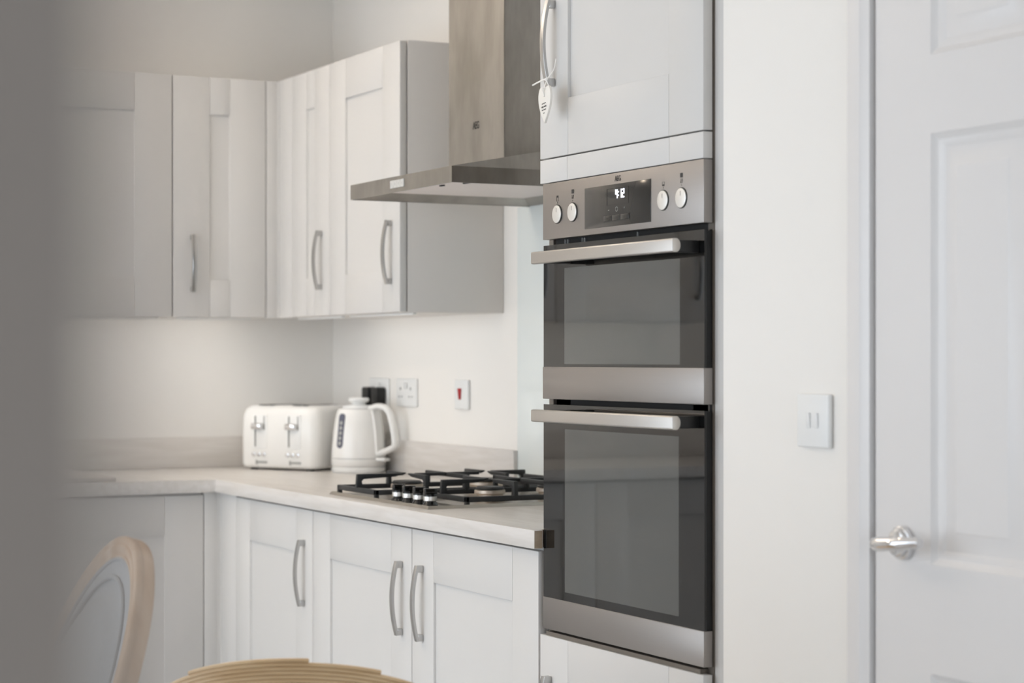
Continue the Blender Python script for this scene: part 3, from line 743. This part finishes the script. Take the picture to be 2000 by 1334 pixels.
# ------------------------------------------------------------------ wall plates
def socket(label, x0, parent=None, mat='plastic'):
    t = thing('double_socket', label, 'socket', (x0, -.0006, 1.1135), 0, 'double sockets over the worktop')
    MB().box(0, .1465, -.007, 0, 0, .085, .003, 3).build('plate', mat, t)
    for c_ in (.0365, .11):
        b = MB().box(c_-.0035, c_+.0035, -.0094, -.0088, .050, .058).box(c_-.0135, c_-.0075, -.0094, -.0088, .028, .032).box(c_+.0075, c_+.0135, -.0094, -.0088, .028, .032)
        b.build('pin_holes', 'grey_plastic', t)
    for c_ in (.066, .081): MB().box(c_-.0055, c_+.0055, -.0115, -.0088, .055, .072, .001).build('rocker', mat, t)
    return t
socket('white double socket behind the kettle with two black plugs in it', .3165)
socket('empty white double socket between the black plugs and the red switch', .5241)
for x, lb in ((.3535, 'black plug nearer the corner, left of two in the socket behind the kettle'), (.427, 'black plug on the right of two in the socket behind the kettle')):
    t = thing('plug', lb, 'plug', (x, -.010, 1.142), 0, 'black plugs behind the kettle')
    b = MB().prism([(-.025, .022), (-.019, .028), (.019, .028), (.025, .022), (.025, -.008), (.017, -.03), (-.017, -.03), (-.025, -.008)], -.030, 0, 'XZ', .004)
    b.build('plug_body', 'black', t, 40)
    b = MB().tube([(0, -.016, -.028), (0, -.018, -.05), (0.0, -.016, -.09), (-.004, -.014, -.13)], .0035, 8)
    b.build('cable', 'black', t)
t = thing('cooker_switch', 'white cooker isolator switch with a red rocker on the hob wall', 'switch', (.9391, -.0006, 1.1135), 0)
MB().box(0, .0871, -.009, 0, 0, .085, .003, 3).build('plate', 'plastic', t)
MB().prism([(.028, .060), (.047, .060), (.044, .028), (.036, .028)], -.0135, -.0085, 'XZ', .001).build('rocker', 'red', t)
t = thing('light_switch', 'white two gang light switch on the wall between oven and door', 'switch', (3.4785, -.6006, 1.1155), 0)
MB().box(0, .0868, -.0095, 0, 0, .0868, .003, 3).build('plate', 'plastic', t)
for c_ in (.033, .0545):
    MB().prism([(-.0092, .031), (-.0092, .056), (-.0135, .0565), (-.0102, .031)], c_-.0055, c_+.0055, 'YZ', .0008).build('rocker', 'plastic', t)

# ------------------------------------------------------------------ dining chair with oval back
ca = -.055
t = thing('dining_chair', 'pale limed wood dining chair with an oval grey upholstered back', 'chair', (3.328, -1.981, 0), ca)
LEAN = .36
oc = Vector((0, .205, .741)); A_, B_ = .2425, .275
def backp(x, z, y=0):    # oval plane: leaning backwards
    return Vector((x, oc.y+y*math.cos(LEAN)+z*math.sin(LEAN), oc.z+z*math.cos(LEAN)-y*math.sin(LEAN)))
N_ = 96; rm = .0165
path = [((A_-rm)*math.cos(2*PI*q/N_), (B_-rm)*math.sin(2*PI*q/N_)) for q in range(N_)]
# moulded section: u radial outwards, v towards the front (-y)
sec = [(-.026, .010), (-.024, .014), (-.019, .0145), (-.0175, .012), (-.015, .0125), (-.010, .0175), (-.002, .0205), (.004, .0195), (.0065, .0165), (.009, .0165), (.0125, .021), (.018, .0215), (.0235, .0185), (.026, .013), (.0265, .007), (.0245, .004), (.0245, .001), (.027, -.003), (.0275, -.012), (.025, -.019), (.018, -.022), (-.02, -.022), (-.026, -.018)]
V = []; F = []
for (x, z) in path:
    nrm = Vector((x/(A_-rm)**2, z/(B_-rm)**2)); nrm.normalize()
    for u_, v_ in sec:
        u_ *= .62; v_ *= .70
        V.append(backp(x+nrm.x*u_, z+nrm.y*u_, -v_))
ms = len(sec)
for i in range(N_):
    for j in range(ms): F.append((i*ms+j, i*ms+(j+1) % ms, ((i+1) % N_)*ms+(j+1) % ms, ((i+1) % N_)*ms+j))
MB().raw(V, F).build('back_frame', 'pale_wood', t, 50)
V = []; F = []; nr = 14; ra, rb = A_-.033, B_-.033
for side, s_ in ((0, 1), (1, -1)):
    o0 = len(V); V.append(backp(0, 0, -s_*.020))
    for k in range(1, nr+1):
        q = k/nr; bulge = .008+.012*(1-q**4) if k < nr-3 else (.0045, .0035, .008, .005)[k-nr+3]
        for i in range(N_): V.append(backp(ra*q*math.cos(2*PI*i/N_), rb*q*math.sin(2*PI*i/N_), -s_*bulge))
    for i in range(N_): F.append((o0, o0+1+i, o0+1+(i+1) % N_))
    for k in range(nr-1):
        for i in range(N_): F.append((o0+1+k*N_+i, o0+1+k*N_+(i+1) % N_, o0+1+(k+1)*N_+(i+1) % N_, o0+1+(k+1)*N_+i))
MB().raw(V, F).build('back_upholstery', 'linen', t, 60)
b = MB(); b.tube([backp((ra-.001)*math.cos(2*PI*i/N_), (rb-.001)*math.sin(2*PI*i/N_), -.0065) for i in range(N_)], .0032, 8, closed=True)
b.tube([backp(ra*.88*math.cos(2*PI*i/N_), rb*.88*math.sin(2*PI*i/N_), -.0075) for i in range(N_)], .0034, 8, closed=True)
b.build('piping', 'linen', t)
for sx in (-1, 1):
    b = MB().sweep([Vector((sx*.105, .215, .43)), backp(sx*.105, -.20, 0)], [(-.016, -.014), (.016, -.014), (.016, .014), (-.016, .014)], up=Vector((0, 1, 0)))
    b.build('back_support', 'pale_wood', t)
b = MB().prism([(-.24, -.235), (.24, -.235), (.21, .22), (-.21, .22)], .385, .445, 'XY', .006); b.build('seat_rail', 'pale_wood', t)
b = MB().prism([(-.232, -.228), (.232, -.228), (.2, .2), (-.2, .2)], .4455, .50, 'XY', .02); b.build('seat', 'linen', t)
for sx, sy in ((-.215, -.21), (.215, -.21), (-.19, .195), (.19, .195)):
    b = MB().lathe([(0, 0), (.011, 0), (.013, .02), (.020, .30), (.023, .33), (.018, .34), (.024, .35), (.024, .384), (0, .384)], 20, mat=at(sx, sy, 0)); b.build('leg', 'pale_wood', t)

# ------------------------------------------------------------------ rattan tub chair, only its crown in view
t = thing('rattan_chair', 'rattan chair with a ribbed woven back, at the bottom edge below the hob cabinets', 'chair', (3.01, -1.255, 0), math.radians(55))
# local: back convex towards -y
Rr = .42
def top(x): return .787-.12*(1-math.sqrt(max(0, 1-(x/.262)**2))) if abs(x) < .262 else .667
def plan(x, z=0):
    a_ = x/Rr; return Vector((Rr*math.sin(a_), -.24+Rr*(1-math.cos(a_))+.05*(.785-z), z))
b = MB(); pit = .0066
for k in range(48):
    run = []
    for i in range(61):
        x = -.262+.524*i/60
        zr = .7825-k*pit+.002*math.sin(9*x+.5)-.88*.12*(1-math.sqrt(max(0, 1-(x/.275)**2)))+.004*(x/.26)
        if zr <= top(x)-.002 and zr > .40: run.append(plan(x, zr))
        elif run:
            if len(run) > 3: b.tube(run, pit*.54, 8)
            run = []
    if len(run) > 3: b.tube(run, pit*.54, 8)
b.build('woven_back', 'rattan', t, 60)
b = MB()
for sx in (-1, 1):
    b.tube([plan(sx*.262, .40), plan(sx*.262, .55), plan(sx*.262, .68)], .011, 12)
b.tube([plan(-.262, .40), plan(-.1, .40), plan(.1, .40), plan(.262, .40)], .011, 12)
b.build('back_frame', 'rattan', t)
b = MB().lathe([(0, .40), (.235, .40), (.245, .412), (.24, .43), (.22, .44), (0, .445)], 48); b.build('seat', 'rattan', t, 40)
for sx, sy in ((-.16, -.16), (.16, -.16), (-.16, .16), (.16, .16)):
    b = MB().tube([(sx*1.15, sy*1.15, 0), (sx, sy, .405)], .013, 12); b.build('leg', 'rattan', t)

# ------------------------------------------------------------------ daylight
w = bpy.data.worlds.new('sky'); SC.world = w; w.use_nodes = True
nt = w.node_tree; bg = nt.nodes['Background']
bg.inputs['Color'].default_value = (.83, .90, 1.0, 1); bg.inputs['Strength'].default_value = 4.2
L = bpy.data.lights.new('window_portal', 'AREA'); L.shape = 'RECTANGLE'; L.size = WX1-WX0; L.size_y = WZ1; L.cycles.is_portal = True
o = bpy.data.objects.new('window_portal', L); COL.objects.link(o); o.location = ((WX0+WX1)/2, YS-.16, WZ1/2); o.rotation_euler = (PI/2, 0, 0)
L = bpy.data.lights.new('window_portal', 'AREA'); L.shape = 'RECTANGLE'; L.size = VZ1-VZ0; L.size_y = VY1-VY0; L.cycles.is_portal = True
o = bpy.data.objects.new('window_portal', L); COL.objects.link(o); o.location = (XE+.13, (VY0+VY1)/2, (VZ0+VZ1)/2); o.rotation_euler = (0, PI/2, 0)

# ------------------------------------------------------------------ camera
cam = bpy.data.cameras.new('camera'); co = bpy.data.objects.new('camera', cam); COL.objects.link(co)
co.location = (6.2131, -2.546, 1.2599); co.rotation_euler = (PI/2, 0, math.radians(62.6855))
cam.sensor_width = 36; cam.lens = 3965.2/2000*36; cam.shift_y = 32.7/2000; cam.clip_start = .02
cam.dof.use_dof = True; cam.dof.focus_distance = 4.15; cam.dof.aperture_fstop = 4.0
SC.camera = co
vs = SC.view_settings
vs.view_transform = 'Standard'; vs.look = 'None'; vs.exposure = 0.0; vs.gamma = 1; vs.use_curve_mapping = False
